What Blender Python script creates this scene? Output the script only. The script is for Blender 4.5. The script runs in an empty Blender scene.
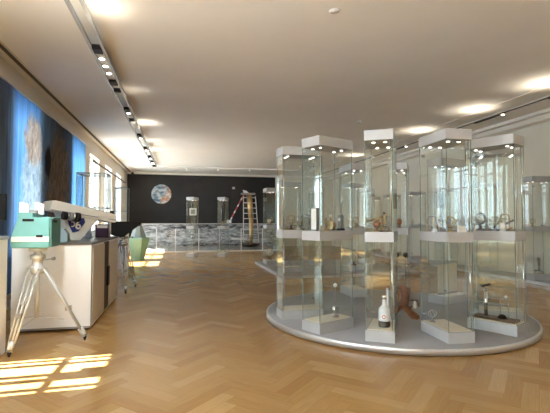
import bpy, bmesh, math, random
from mathutils import Vector, Matrix
random.seed(7)
S = bpy.context.scene
COL = S.collection
PI = math.pi

# ------------------------------------------------------------------ render look
S.view_settings.view_transform = 'Standard'
S.view_settings.look = 'None'
S.view_settings.gamma = 1.0
S.view_settings.use_curve_mapping = False
S.view_settings.exposure = 0.56
S.cycles.transparent_max_bounces = 96
S.cycles.max_bounces = 12
S.cycles.diffuse_bounces = 6
S.cycles.glossy_bounces = 6
S.cycles.transmission_bounces = 8
S.cycles.caustics_reflective = False
S.cycles.caustics_refractive = False
S.cycles.sample_clamp_indirect = 6.0
S.cycles.use_denoising = True

# ------------------------------------------------------------------ materials
def new_mat(name):
    m = bpy.data.materials.new(name); m.use_nodes = True
    nt = m.node_tree; nt.nodes.clear()
    out = nt.nodes.new('ShaderNodeOutputMaterial')
    return m, nt, out

def pbr(name, col, rough=0.5, metal=0.0, var=0.0, scale=12.0, stretch=(1, 1, 1), emit=None, estr=0.0, spec=0.5, coat=0.0):
    m, nt, out = new_mat(name)
    b = nt.nodes.new('ShaderNodeBsdfPrincipled')
    nt.links.new(b.outputs[0], out.inputs[0])
    b.inputs['Base Color'].default_value = (*col, 1)
    b.inputs['Roughness'].default_value = rough
    b.inputs['Metallic'].default_value = metal
    b.inputs['Specular IOR Level'].default_value = spec
    b.inputs['Coat Weight'].default_value = coat
    if var > 0:
        tc = nt.nodes.new('ShaderNodeTexCoord')
        mp = nt.nodes.new('ShaderNodeMapping'); mp.inputs['Scale'].default_value = stretch
        n = nt.nodes.new('ShaderNodeTexNoise'); n.inputs['Scale'].default_value = scale; n.inputs['Detail'].default_value = 4
        r = nt.nodes.new('ShaderNodeValToRGB')
        r.color_ramp.elements[0].position = 0.3; r.color_ramp.elements[1].position = 0.7
        r.color_ramp.elements[0].color = (*[max(0, c * (1 - var)) for c in col], 1)
        r.color_ramp.elements[1].color = (*[min(1, c * (1 + var)) for c in col], 1)
        nt.links.new(tc.outputs['Object'], mp.inputs[0]); nt.links.new(mp.outputs[0], n.inputs['Vector'])
        nt.links.new(n.outputs['Fac'], r.inputs[0]); nt.links.new(r.outputs[0], b.inputs['Base Color'])
    if emit:
        b.inputs['Emission Color'].default_value = (*emit, 1)
        b.inputs['Emission Strength'].default_value = estr
    return m

def glass_mat(name, tint, refl=1.0):
    """thin clear pane: tinted see-through with a Schlick mirror reflection"""
    m, nt, out = new_mat(name)
    t = nt.nodes.new('ShaderNodeBsdfTransparent'); t.inputs[0].default_value = (*tint, 1)
    g = nt.nodes.new('ShaderNodeBsdfGlossy'); g.inputs['Roughness'].default_value = 0.0
    g.inputs[0].default_value = (0.95, 0.98, 0.97, 1)
    lw = nt.nodes.new('ShaderNodeLayerWeight'); lw.inputs[0].default_value = 0.5
    p = nt.nodes.new('ShaderNodeMath'); p.operation = 'POWER'; p.inputs[1].default_value = 5
    a = nt.nodes.new('ShaderNodeMath'); a.operation = 'MULTIPLY_ADD'; a.inputs[1].default_value = 0.93 * refl; a.inputs[2].default_value = 0.036 * refl
    mx = nt.nodes.new('ShaderNodeMixShader')
    nt.links.new(lw.outputs['Facing'], p.inputs[0]); nt.links.new(p.outputs[0], a.inputs[0])
    nt.links.new(a.outputs[0], mx.inputs[0]); nt.links.new(t.outputs[0], mx.inputs[1]); nt.links.new(g.outputs[0], mx.inputs[2])
    nt.links.new(mx.outputs[0], out.inputs[0])
    return m

def emis(name, col, s):
    m, nt, out = new_mat(name)
    e = nt.nodes.new('ShaderNodeEmission'); e.inputs[0].default_value = (*col, 1); e.inputs[1].default_value = s
    nt.links.new(e.outputs[0], out.inputs[0])
    return m

M = {}
M['ceil'] = pbr('ceiling_plaster', (0.84, 0.80, 0.735), 0.9, var=0.02, scale=1.2)
M['wall'] = pbr('wall_plaster', (0.72, 0.675, 0.57), 0.9, var=0.03, scale=2)
M['pale'] = pbr('pale_plaster', (0.80, 0.75, 0.67), 0.9, var=0.02, scale=2)
M['dark_wall'] = pbr('near_black_wall_paint', (0.022, 0.020, 0.020), 0.75, var=0.15, scale=2)
M['trim'] = pbr('cream_trim_paint', (0.79, 0.74, 0.66), 0.7)
M['slot'] = pbr('dark_ceiling_slot', (0.10, 0.075, 0.05), 0.8)
M['black'] = pbr('black_plastic', (0.012, 0.012, 0.013), 0.6, spec=0.3)
M['screen_black'] = pbr('dead_screen_black', (0.004, 0.004, 0.004), 0.5, spec=0.1)
M['rail_grey'] = pbr('grey_anodised_rail', (0.40, 0.40, 0.39), 0.4, 0.2)
M['white_frame'] = pbr('white_window_paint', (0.85, 0.84, 0.80), 0.5)
M['silver'] = pbr('silver_grey_lacquer', (0.46, 0.465, 0.465), 0.42, 0.1, var=0.03, scale=8)
M['cream_board'] = pbr('cream_base_board', (0.78, 0.72, 0.60), 0.6)
M['disc_top'] = pbr('grey_platform_paint', (0.27, 0.265, 0.27), 0.32, 0.0, var=0.05, scale=3)
M['disc_rim'] = pbr('brushed_platform_rim', (0.66, 0.66, 0.66), 0.3, 0.6)
M['chrome'] = pbr('polished_chrome', (0.82, 0.82, 0.80), 0.12, 1.0)
M['steel'] = pbr('grey_tripod_metal', (0.60, 0.62, 0.61), 0.4, 0.2)
M['alu'] = pbr('white_aluminium', (0.72, 0.70, 0.66), 0.45, 0.1)
M['teal'] = pbr('teal_instrument_enamel', (0.16, 0.43, 0.41), 0.38, var=0.06, scale=6)
M['teal_dark'] = pbr('deep_teal_side_panel', (0.075, 0.22, 0.19), 0.45)
M['white_enamel'] = pbr('white_instrument_enamel', (0.80, 0.79, 0.73), 0.4, var=0.03, scale=6)
M['white'] = pbr('plain_white', (0.86, 0.85, 0.82), 0.5)
M['cab_white'] = pbr('white_cabinet_laminate', (0.86, 0.87, 0.87), 0.5, var=0.02, scale=3)
M['cab_panel'] = pbr('beige_cabinet_panel', (0.70, 0.62, 0.51), 0.55, var=0.03, scale=4)
M['cab_top'] = pbr('dark_grey_worktop', (0.09, 0.085, 0.08), 0.35)
M['cab_edge'] = pbr('grey_edge_profile', (0.30, 0.29, 0.28), 0.4, 0.3)
M['slot_brown'] = pbr('dark_brown_recess', (0.06, 0.035, 0.022), 0.6)
M['navy'] = pbr('navy_sticker', (0.025, 0.035, 0.20), 0.4)
M['grey_blue'] = pbr('grey_blue_enamel', (0.24, 0.33, 0.36), 0.45)
M['pale_blue'] = pbr('pale_blue_plastic', (0.55, 0.65, 0.78), 0.35)
M['plum'] = pbr('dark_plum_case', (0.07, 0.03, 0.08), 0.4)
M['mint'] = pbr('mint_green_enamel', (0.23, 0.42, 0.33), 0.5, var=0.04, scale=4)
M['mint_grey'] = pbr('grey_green_enamel', (0.20, 0.24, 0.23), 0.5)
M['brass'] = pbr('aged_brass', (0.42, 0.31, 0.15), 0.35, 1.0, var=0.15, scale=20)
M['copper'] = pbr('reddish_copper', (0.45, 0.20, 0.12), 0.35, 0.9)
M['wood'] = pbr('dark_turned_wood', (0.15, 0.062, 0.027), 0.35, var=0.45, scale=9, stretch=(1, 1, 4))
M['wood_pale'] = pbr('honey_wood', (0.50, 0.31, 0.14), 0.4, var=0.2, scale=9, stretch=(1, 6, 1))
M['plank'] = pbr('brown_plank', (0.14, 0.085, 0.045), 0.4, var=0.3, scale=10, stretch=(1, 6, 1))
M['gold'] = pbr('crinkled_gold_foil', (0.72, 0.52, 0.24), 0.32, 0.85, var=0.25, scale=14)
M['grey_mid'] = pbr('mid_grey_metal', (0.33, 0.33, 0.33), 0.4, 0.5)
M['red'] = pbr('red_paint', (0.55, 0.06, 0.05), 0.5)
M['ivory'] = pbr('ivory', (0.78, 0.72, 0.58), 0.4)
M['moon_dust'] = pbr('grey_moon_dust', (0.30, 0.29, 0.28), 0.95, var=0.35, scale=3)
M['glass'] = glass_mat('clear_showcase_glass', (0.982, 0.992, 0.987), 0.85)
M['glass_edge'] = pbr('green_glass_edge', (0.17, 0.24, 0.21), 0.2)
M['win_glass'] = glass_mat('window_glass', (0.97, 0.98, 0.98))
M['bottle_glass'] = pbr('frosted_white_bottle', (0.74, 0.76, 0.78), 0.2)
M['bottle_dark'] = pbr('dark_liquid_glass', (0.03, 0.035, 0.03), 0.15)
M['acrylic'] = pbr('milky_acrylic_edge', (0.58, 0.60, 0.61), 0.2)
M['lamp'] = emis('lamp_face', (1.0, 0.93, 0.80), 18)
M['downlight'] = emis('downlight_face', (1.0, 0.95, 0.86), 9)
M['curtain'] = pbr('white_blind_cloth', (0.82, 0.80, 0.76), 0.9)

class NT:
    def __init__(s, nt): s.nt = nt
    def n(s, t, **kw):
        x = s.nt.nodes.new(t)
        for k, v in kw.items(): setattr(x, k, v)
        return x
    def link(s, a, b): s.nt.links.new(a, b)
    def m(s, op, a, b=None, c=None):
        x = s.n('ShaderNodeMath', operation=op)
        for i, v in enumerate((a, b, c)):
            if v is None: continue
            if isinstance(v, (int, float)): x.inputs[i].default_value = v
            else: s.link(v, x.inputs[i])
        return x.outputs[0]
    def noise(s, vec, scale, detail=3, rough=0.5):
        x = s.n('ShaderNodeTexNoise'); x.inputs['Scale'].default_value = scale
        x.inputs['Detail'].default_value = detail; x.inputs['Roughness'].default_value = rough
        s.link(vec, x.inputs['Vector']); return x.outputs['Fac']
    def scaled(s, vec, sc, loc=(0, 0, 0)):
        x = s.n('ShaderNodeMapping'); x.inputs['Scale'].default_value = sc; x.inputs['Location'].default_value = loc
        s.link(vec, x.inputs[0]); return x.outputs[0]
    def ramp(s, fac, stops, interp='LINEAR'):
        x = s.n('ShaderNodeValToRGB'); cr = x.color_ramp; cr.interpolation = interp
        while len(cr.elements) < len(stops): cr.elements.new(0.5)
        for e, (p, c) in zip(cr.elements, stops): e.position = p; e.color = (*c, 1)
        s.link(fac, x.inputs[0]); return x.outputs[0]
    def mix(s, fac, a, b):
        x = s.n('ShaderNodeMix', data_type='RGBA')
        for i, v in ((0, fac), (6, a), (7, b)):
            if isinstance(v, (int, float)): x.inputs[i].default_value = v
            elif isinstance(v, tuple): x.inputs[i].default_value = (*v, 1)
            else: s.link(v, x.inputs[i])
        return x.outputs[2]

def parquet():
    m, nt, out = new_mat('herringbone_parquet'); T = NT(nt)
    b = T.n('ShaderNodeBsdfPrincipled'); T.link(b.outputs[0], out.inputs[0])
    geo = T.n('ShaderNodeNewGeometry'); sp = T.n('ShaderNodeSeparateXYZ'); T.link(geo.outputs['Position'], sp.inputs[0])
    w, n = 0.13, 5
    k = 1 / (math.sqrt(2) * w)
    px = T.m('MULTIPLY', T.m('ADD', T.m('ADD', sp.outputs[0], sp.outputs[1]), 100), k)
    py = T.m('MULTIPLY', T.m('ADD', T.m('SUBTRACT', sp.outputs[1], sp.outputs[0]), 100), k)
    i, j = T.m('FLOOR', px), T.m('FLOOR', py)
    fx, fy = T.m('FRACT', px), T.m('FRACT', py)
    kk = T.m('FLOORED_MODULO', T.m('SUBTRACT', i, j), 2 * n)
    vert = T.m('GREATER_THAN', kk, n - 0.5)
    kv = T.m('SUBTRACT', 2 * n - 1, kk)
    # ids and in-plank coordinates
    hid = T.m('SUBTRACT', i, kk); vid = T.m('SUBTRACT', j, kv)
    def sel(a, c): return T.m('ADD', T.m('MULTIPLY', a, T.m('SUBTRACT', 1, vert)), T.m('MULTIPLY', c, vert))
    ida, idb = sel(hid, i), sel(j, vid)
    along = sel(T.m('ADD', kk, fx), T.m('ADD', kv, fy))
    across = sel(fy, fx)
    cv = T.n('ShaderNodeCombineXYZ'); T.link(ida, cv.inputs[0]); T.link(idb, cv.inputs[1]); T.link(T.m('MULTIPLY', vert, 7.3), cv.inputs[2])
    wn = T.n('ShaderNodeTexWhiteNoise', noise_dimensions='3D'); T.link(cv.outputs[0], wn.inputs['Vector'])
    base = T.ramp(wn.outputs['Value'], [(0.0, (0.33, 0.180, 0.057)), (0.35, (0.37, 0.210, 0.070)), (0.75, (0.40, 0.233, 0.082)), (1.0, (0.48, 0.305, 0.125))])
    gv = T.n('ShaderNodeCombineXYZ')
    T.link(T.m('MULTIPLY', along, 0.25), gv.inputs[0]); T.link(T.m('MULTIPLY', across, 5.0), gv.inputs[1])
    T.link(T.m('MULTIPLY', wn.outputs['Value'], 91), gv.inputs[2])
    grain = T.noise(gv.outputs[0], 2.2, 4, 0.6)
    gcol = T.ramp(grain, [(0.3, (0.86, 0.84, 0.80)), (0.7, (1.08, 1.08, 1.08))])
    mul = T.n('ShaderNodeMix', data_type='RGBA', blend_type='MULTIPLY'); mul.inputs[0].default_value = 1
    T.link(base, mul.inputs[6]); T.link(gcol, mul.inputs[7])
    ea = T.m('MINIMUM', across, T.m('SUBTRACT', 1, across))
    eb = T.m('MINIMUM', along, T.m('SUBTRACT', n, along))
    e = T.m('MINIMUM', ea, eb)
    gr = T.m('LESS_THAN', e, 0.012)
    col = T.mix(T.m('MULTIPLY', gr, 0.35), mul.outputs[2], (0.13, 0.07, 0.03))
    T.link(col, b.inputs['Base Color'])
    big = T.noise(T.scaled(geo.outputs['Position'], (1, 1, 1)), 1.1, 3)
    T.link(T.m('MULTIPLY_ADD', big, 0.10, 0.20), b.inputs['Roughness'])
    b.inputs['Specular IOR Level'].default_value = 0.32
    b.inputs['Coat Weight'].default_value = 0.12; b.inputs['Coat Roughness'].default_value = 0.14
    return m
M['floor'] = parquet()
def diffuser_mat():
    m, nt, out = new_mat('white_diffuser_cloth'); T = NT(nt)
    d = T.n('ShaderNodeBsdfDiffuse'); t = T.n('ShaderNodeBsdfTranslucent'); mx = T.n('ShaderNodeMixShader'); mx.inputs[0].default_value = 0.45
    d.inputs[0].default_value = t.inputs[0].default_value = (0.85, 0.86, 0.86, 1)
    T.link(d.outputs[0], mx.inputs[1]); T.link(t.outputs[0], mx.inputs[2]); T.link(mx.outputs[0], out.inputs[0])
    return m
M['diffuser'] = diffuser_mat()

def banner_mat():
    """printed cloth: vertical bands of blue with a pale and a brown form, lets daylight through"""
    m, nt, out = new_mat('printed_blue_cloth'); T = NT(nt)
    geo = T.n('ShaderNodeNewGeometry'); sp = T.n('ShaderNodeSeparateXYZ'); T.link(geo.outputs['Position'], sp.inputs[0])
    y, z = sp.outputs[1], sp.outputs[2]
    P = geo.outputs['Position']
    warp = T.noise(T.scaled(P, (1, 1.4, 0.25)), 1.6, 4)
    yy = T.m('ADD', y, T.m('MULTIPLY', T.m('SUBTRACT', warp, 0.5), 0.9))
    f = T.m('DIVIDE', T.m('SUBTRACT', yy, 7.0), 6.6)
    base = T.ramp(f, [(0.0, (0.17, 0.20, 0.24)), (0.11, (0.18, 0.24, 0.32)), (0.16, (0.20, 0.44, 0.85)), (0.27, (0.22, 0.50, 0.92)),
                      (0.40, (0.22, 0.34, 0.52)), (0.56, (0.16, 0.18, 0.23)), (0.68, (0.16, 0.24, 0.38)), (0.74, (0.24, 0.55, 0.95)), (1.0, (0.30, 0.62, 0.98))])
    streak = T.noise(T.scaled(P, (1, 9, 0.35)), 2.0, 4, 0.6)
    sm = T.n('ShaderNodeMix', data_type='RGBA', blend_type='MULTIPLY'); sm.inputs[0].default_value = 0.9
    T.link(base, sm.inputs[6]); T.link(T.ramp(streak, [(0.3, (0.55, 0.6, 0.65)), (0.65, (1.1, 1.1, 1.1))]), sm.inputs[7])
    def blob(cy, cz, ry, rz, soft=0.4, dist=1.3):
        n2 = T.noise(T.scaled(P, (1, 1.6, 1.3), (0, cy, cz)), 2.8, 7, 0.65)
        a = T.m('POWER', T.m('DIVIDE', T.m('SUBTRACT', y, cy), ry), 2)
        c = T.m('POWER', T.m('DIVIDE', T.m('SUBTRACT', z, cz), rz), 2)
        d = T.m('ADD', T.m('ADD', a, c), T.m('MULTIPLY', T.m('SUBTRACT', n2, 0.5), 2 * dist))
        mr = T.n('ShaderNodeMapRange'); mr.inputs[1].default_value = 1 + soft; mr.inputs[2].default_value = 1 - soft
        T.link(d, mr.inputs[0]); return mr.outputs[0]
    tex = T.noise(T.scaled(P, (1, 5, 3)), 2.0, 5, 0.65)
    c = sm.outputs[2]
    c = T.mix(blob(8.9, 1.9, 0.60, 1.25), c, T.ramp(tex, [(0.3, (0.20, 0.27, 0.36)), (0.55, (0.46, 0.55, 0.62)), (0.75, (0.62, 0.68, 0.72))]))
    c = T.mix(blob(8.9, 3.05, 0.48, 0.48), c, T.ramp(tex, [(0.3, (0.26, 0.19, 0.15)), (0.7, (0.62, 0.51, 0.43))]))
    c = T.mix(blob(10.55, 2.35, 0.85, 1.25), c, T.ramp(tex, [(0.3, (0.12, 0.10, 0.09)), (0.7, (0.38, 0.31, 0.26))]))
    c = T.mix(blob(9.75, 2.75, 0.17, 0.36), c, (0.05, 0.048, 0.055))
    d = T.n('ShaderNodeBsdfDiffuse'); t = T.n('ShaderNodeBsdfTranslucent')
    T.link(c, d.inputs[0]); T.link(c, t.inputs[0])
    mx = T.n('ShaderNodeMixShader'); mx.inputs[0].default_value = 0.35
    T.link(d.outputs[0], mx.inputs[1]); T.link(t.outputs[0], mx.inputs[2]); T.link(mx.outputs[0], out.inputs[0])
    return m
M['banner'] = banner_mat()

def moon_mat():
    m, nt, out = new_mat('printed_moon_landscape'); T = NT(nt)
    b = T.n('ShaderNodeBsdfPrincipled'); T.link(b.outputs[0], out.inputs[0]); b.inputs['Roughness'].default_value = 0.7
    geo = T.n('ShaderNodeNewGeometry'); P = geo.outputs['Position']
    a = T.noise(T.scaled(P, (0.6, 1, 2.0)), 4.5, 10, 0.75)
    c = T.noise(T.scaled(P, (0.35, 1, 3.0), (3, 1, 2)), 1.0, 3, 0.5)
    s = T.m('ADD', T.m('MULTIPLY', a, 0.8), T.m('MULTIPLY', c, 0.35))
    col = T.ramp(s, [(0.47, (0.012, 0.012, 0.014)), (0.53, (0.16, 0.165, 0.175)), (0.60, (0.36, 0.365, 0.38)), (0.70, (0.66, 0.67, 0.69))])
    T.link(col, b.inputs['Base Color'])
    return m
M['moon'] = moon_mat()

def earth_mat():
    m, nt, out = new_mat('printed_earth_photo'); T = NT(nt)
    b = T.n('ShaderNodeBsdfPrincipled'); T.link(b.outputs[0], out.inputs[0]); b.inputs['Roughness'].default_value = 0.5
    tc = T.n('ShaderNodeTexCoord'); P = tc.outputs['Object']
    sp = T.n('ShaderNodeSeparateXYZ'); T.link(P, sp.inputs[0])
    land = T.noise(T.scaled(P, (1, 1, 1), (4.2, 0, 1.7)), 2.6, 3)
    bias = T.m('MULTIPLY', T.m('SUBTRACT', sp.outputs[0], T.m('MULTIPLY', sp.outputs[2], 0.6)), 0.35)
    lm = T.ramp(T.m('ADD', land, bias), [(0.56, (0, 0, 0)), (0.60, (1, 1, 1))])
    cl = T.noise(T.scaled(P, (1, 1, 1.8), (1, 2, 5)), 4.2, 7, 0.7)
    cm = T.ramp(cl, [(0.45, (0, 0, 0)), (0.62, (1, 1, 1))])
    sea = T.mix(0.0, (0.06, 0.15, 0.24), (0.05, 0.12, 0.25))
    c = T.mix(lm, sea, (0.46, 0.22, 0.11))
    c = T.mix(cm, c, (0.66, 0.70, 0.72))
    T.link(c, b.inputs['Base Color']); return m
M['earth'] = earth_mat()

# ------------------------------------------------------------------ mesh builder
class MB:
    def __init__(s): s.bm = bmesh.new(); s.mats = []
    def mi(s, m):
        if m not in s.mats: s.mats.append(m)
        return s.mats.index(m)
    def box(s, c, d, m, rot=None):
        mat = Matrix.Translation(c) @ (rot.to_4x4() if rot else Matrix()) @ Matrix.Diagonal((*d, 1))
        r = bmesh.ops.create_cube(s.bm, size=1, matrix=mat); i = s.mi(m)
        for f in {f for v in r['verts'] for f in v.link_faces}: f.material_index = i
        return s
    def bx(s, x0, x1, y0, y1, z0, z1, m):
        return s.box(((x0 + x1) / 2, (y0 + y1) / 2, (z0 + z1) / 2), (x1 - x0, y1 - y0, z1 - z0), m)
    def pane(s, x0, x1, y0, y1, z0, z1, m, me):
        """thin glass sheet: big faces clear, narrow faces edge-green"""
        d = (x1 - x0, y1 - y0, z1 - z0); k = d.index(min(d))
        r = bmesh.ops.create_cube(s.bm, size=1, matrix=Matrix.Translation(((x0 + x1) / 2, (y0 + y1) / 2, (z0 + z1) / 2)) @ Matrix.Diagonal((*d, 1)))
        i, e = s.mi(m), s.mi(me); s.bm.normal_update()
        for f in {f for v in r['verts'] for f in v.link_faces}:
            f.material_index = i if abs(f.normal[k]) > 0.9 else e
        return s
    def cyl(s, p0, p1, r0, m, r1=None, n=16, cap=True):
        p0, p1 = Vector(p0), Vector(p1); d = p1 - p0
        q = d.to_track_quat('Z', 'Y').to_matrix().to_4x4()
        r = bmesh.ops.create_cone(s.bm, cap_ends=cap, segments=n, radius1=r0, radius2=r0 if r1 is None else r1, depth=d.length,
                                  matrix=Matrix.Translation((p0 + p1) / 2) @ q)
        i = s.mi(m)
        for f in {f for v in r['verts'] for f in v.link_faces}:
            f.material_index = i; f.smooth = len(f.verts) == 4
        return s
    def lathe(s, prof, c, m, n=24, mat=None):
        i = s.mi(m); rings = []
        X = mat or Matrix()
        for r, z in prof:
            if r < 1e-5: rings.append([s.bm.verts.new(X @ Vector((0, 0, z)) + Vector(c))])
            else: rings.append([s.bm.verts.new(X @ Vector((r * math.cos(2 * PI * k / n), r * math.sin(2 * PI * k / n), z)) + Vector(c)) for k in range(n)])
        for a, b in zip(rings, rings[1:]):
            for k in range(n):
                l = (k + 1) % n
                if len(a) == 1 and len(b) == 1: continue
                if len(a) == 1: vs = (a[0], b[l], b[k])
                elif len(b) == 1: vs = (a[k], a[l], b[0])
                else: vs = (a[k], a[l], b[l], b[k])
                f = s.bm.faces.new(vs); f.material_index = i; f.smooth = True
        return s
    def torus(s, c, R, r, m, axis=(0, 0, 1), n=32, k=8, a0=0, a1=2 * PI):
        q = Vector(axis).to_track_quat('Z', 'Y').to_matrix(); i = s.mi(m); full = abs(a1 - a0 - 2 * PI) < 1e-6
        cnt = n if full else n + 1; rings = []
        for a in range(cnt):
            t = a0 + (a1 - a0) * a / n
            rings.append([s.bm.verts.new(q @ Vector(((R + r * math.cos(2 * PI * b / k)) * math.cos(t), (R + r * math.cos(2 * PI * b / k)) * math.sin(t), r * math.sin(2 * PI * b / k))) + Vector(c)) for b in range(k)])
        for a in range(n):
            A, B = rings[a], rings[(a + 1) % cnt]
            for b in range(k):
                f = s.bm.faces.new((A[b], B[b], B[(b + 1) % k], A[(b + 1) % k])); f.material_index = i; f.smooth = True
        if not full:
            s.bm.faces.new(rings[0]).material_index = i; s.bm.faces.new(rings[-1][::-1]).material_index = i
        return s
    def ball(s, c, r, m, sc=(1, 1, 1), n=20):
        x = bmesh.ops.create_uvsphere(s.bm, u_segments=n, v_segments=n // 2, radius=r, matrix=Matrix.Translation(c) @ Matrix.Diagonal((*sc, 1)))
        i = s.mi(m)
        for f in {f for v in x['verts'] for f in v.link_faces}: f.material_index = i; f.smooth = True
        return s
    def hull(s, pts, m):
        vs = [s.bm.verts.new(p) for p in pts]
        r = bmesh.ops.convex_hull(s.bm, input=vs); i = s.mi(m)
        for g in r['geom']:
            if isinstance(g, bmesh.types.BMFace): g.material_index = i
        return s
    def prism(s, poly, axis, a0, a1, m):
        """polygon in the two other axes, extruded along axis"""
        def P(p, a):
            return {0: (a, p[0], p[1]), 1: (p[0], a, p[1]), 2: (p[0], p[1], a)}[axis]
        A = [s.bm.verts.new(P(p, a0)) for p in poly]; B = [s.bm.verts.new(P(p, a1)) for p in poly]; i = s.mi(m)
        fs = [s.bm.faces.new(A), s.bm.faces.new(B[::-1])]
        for k in range(len(poly)):
            l = (k + 1) % len(poly); fs.append(s.bm.faces.new((A[k], B[k], B[l], A[l])))
        for f in fs: f.material_index = i
        return s
    def build(s, name, parent=None, bevel=0, loc=None):
        bmesh.ops.recalc_face_normals(s.bm, faces=s.bm.faces)
        me = bpy.data.meshes.new(name); s.bm.to_mesh(me); s.bm.free()
        for m in s.mats: me.materials.append(M[m] if isinstance(m, str) else m)
        o = bpy.data.objects.new(name, me); COL.objects.link(o)
        if parent: o.parent = parent
        if loc: o.location = loc
        if bevel:
            b = o.modifiers.new('edge', 'BEVEL'); b.width = bevel; b.segments = 2; b.limit_method = 'ANGLE'
        return o

def tag(o, label, cat, group=None, kind=None):
    if label: o['label'] = label
    if cat: o['category'] = cat
    if group: o['group'] = group
    if kind: o['kind'] = kind
    return o
def thing(name, label, cat, loc=(0, 0, 0), rz=0, group=None):
    o = bpy.data.objects.new(name, None); COL.objects.link(o)
    o.empty_display_size = 0.1
    o.location = loc; o.rotation_euler = (0, 0, rz)
    return tag(o, label, cat, group)
def struct(o, label=None, cat=None): return tag(o, label, cat, None, 'structure')
def dup(root, loc, rz, label, group=None):
    r = root.copy(); COL.objects.link(r); r.location = loc; r.rotation_euler = (0, 0, rz); r['label'] = label
    if group: r['group'] = group
    for ch in [o for o in ALL_CHILDREN[root.name]]:
        c = ch.copy(); COL.objects.link(c); c.parent = r
    return r
ALL_CHILDREN = {}

# ------------------------------------------------------------------ room shell
XL, XR, Y0, Y1, H = -2.9, 9.0, -9.0, 24.0, 4.2
TH = 0.35
struct(MB().bx(XL - TH, XR + 0.2, Y0 - 0.2, Y1 + 0.2, -0.12, 0, 'floor').build('floor'), 'herringbone oak parquet floor of the long gallery', 'floor')
struct(MB().bx(XL - TH, XR + 0.2, Y0 - 0.2, Y1 + 0.2, H, H + 0.15, 'ceil').build('ceiling'), 'flat cream plaster ceiling of the gallery', 'ceiling')
struct(MB().bx(XR, XR + 0.2, Y0, Y1, 0, H, 'wall').build('wall_right'), 'long beige wall on the right behind the showcases', 'wall')
RB = []
rw = MB(); x = XL - TH
for a, b in RB:
    rw.bx(x, a, Y0 - 0.2, Y0, 0, H, 'wall').bx(a, b, Y0 - 0.2, Y0, 0, 0.9, 'wall').bx(a, b, Y0 - 0.2, Y0, 3.7, H, 'wall'); x = b
rw.bx(x, XR + 0.2, Y0 - 0.2, Y0, 0, H, 'wall')
struct(rw.build('wall_rear'), 'beige end wall behind the viewer', 'wall')
bw = MB().bx(5.45, XR, Y1 - 0.02, Y1 + 0.2, 0, H, 'wall').bx(XL, 5.45, Y1, Y1 + 0.2, 0, H, 'dark_wall')
struct(bw.build('wall_far'), 'near-black far wall with the globe picture', 'wall')
BAYS = [(-8.6, -6.2), (-5.6, -3.2), (-0.6, 2.9), (3.6, 5.05), (7.8, 9.3), (11.8, 13.3), (14.4, 16.0), (17.2, 18.8), (20.0, 21.6)]
ZS, ZT = 0.9, 3.7
wl = MB(); y = Y0
for a, b in BAYS:
    wl.bx(XL - TH, XL, y, a, 0, H, 'pale')
    wl.bx(XL - TH, XL, a, b, 0, ZS, 'pale'); wl.bx(XL - TH, XL, a, b, ZT, H, 'pale'); y = b
wl.bx(XL - TH, XL, y, Y1, 0, H, 'pale')
struct(wl.build('wall_left'), 'pale window wall on the left', 'wall')
for n, (a, b) in enumerate(BAYS):
    x0, x1 = XL - 0.22, XL - 0.15
    f = MB(); t = 0.06
    f.bx(x0, x1, a, a + t, ZS, ZT, 'white_frame').bx(x0, x1, b - t, b, ZS, ZT, 'white_frame')
    f.bx(x0, x1, a + t, b - t, ZS, ZS + t, 'white_frame').bx(x0, x1, a + t, b - t, ZT - t, ZT, 'white_frame')
    mid = (a + b) / 2
    if n != 3: f.bx(x0, x1, mid - 0.03, mid + 0.03, ZS + t, ZT - t, 'white_frame')
    f.bx(x0 + 0.01, x1 - 0.01, a + t, b - t, 2.78, 2.83, 'white_frame')
    w = struct(f.build('window_%d' % (n + 1)), 'tall white framed window in the left wall', 'window')
    MB().bx(XL - 0.19, XL - 0.184, a + t, b - t, ZS + t, ZT - t, 'win_glass').build('pane', w)
    MB().bx(XL - 0.02, XL + 0.10, a - 0.08, b + 0.08, ZS - 0.05, ZS, 'white_frame').build('window_sill', w)

for n, (a, b) in enumerate(RB):
    y0, y1 = Y0 - 0.14, Y0 - 0.07; t = 0.06
    f = MB().bx(a, a + t, y0, y1, ZS, ZT, 'white_frame').bx(b - t, b, y0, y1, ZS, ZT, 'white_frame').bx(a + t, b - t, y0, y1, ZS, ZS + t, 'white_frame').bx(a + t, b - t, y0, y1, ZT - t, ZT, 'white_frame')
    f.bx((a + b) / 2 - 0.03, (a + b) / 2 + 0.03, y0, y1, ZS + t, ZT - t, 'white_frame')
    w = struct(f.build('window_%d' % (n + 21)), 'tall white framed window in the rear wall', 'window')
    MB().bx(a + t, b - t, y0 + .03, y0 + .036, ZS + t, ZT - t, 'win_glass').build('pane', w)

# trims
struct(MB().bx(XL, XR, Y1 - 0.10, Y1, 4.09, H, 'trim').build('trim_1'), 'cream cornice above the black far wall', 'trim')
t2 = MB().bx(8.55, XR, Y0, Y1, 4.12, H, 'trim').bx(8.72, XR, Y0, Y1, 4.0, 4.12, 'trim')
struct(t2.build('trim_2'), 'stepped cream cornice along the right wall', 'trim')
struct(MB().bx(7.1, 7.16, Y0, Y1 - 0.1, 4.18, H, 'trim').build('trim_3'), 'thin moulding line on the ceiling at the right', 'trim')
for nm, xc, wd in (('trim_4', -2.72, 0.09), ('trim_5', 7.8, 0.13)):
    g = MB().bx(xc - wd / 2, xc + wd / 2, Y0, Y1 - 0.1, H - 0.006, H, 'slot')
    g.bx(xc - wd / 2 - 0.02, xc - wd / 2, Y0, Y1 - 0.1, H - 0.02, H, 'trim').bx(xc + wd / 2, xc + wd / 2 + 0.02, Y0, Y1 - 0.1, H - 0.02, H, 'trim')
    struct(g.build(nm), 'narrow dark lighting slot in the ceiling', 'trim')
struct(MB().bx(XL, XL + 0.03, 13.5, Y1, 0, 0.12, 'trim').bx(XL, XL + 0.03, Y0, 13.5, 0, 0.12, 'trim').build('baseboard_left'))
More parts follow.
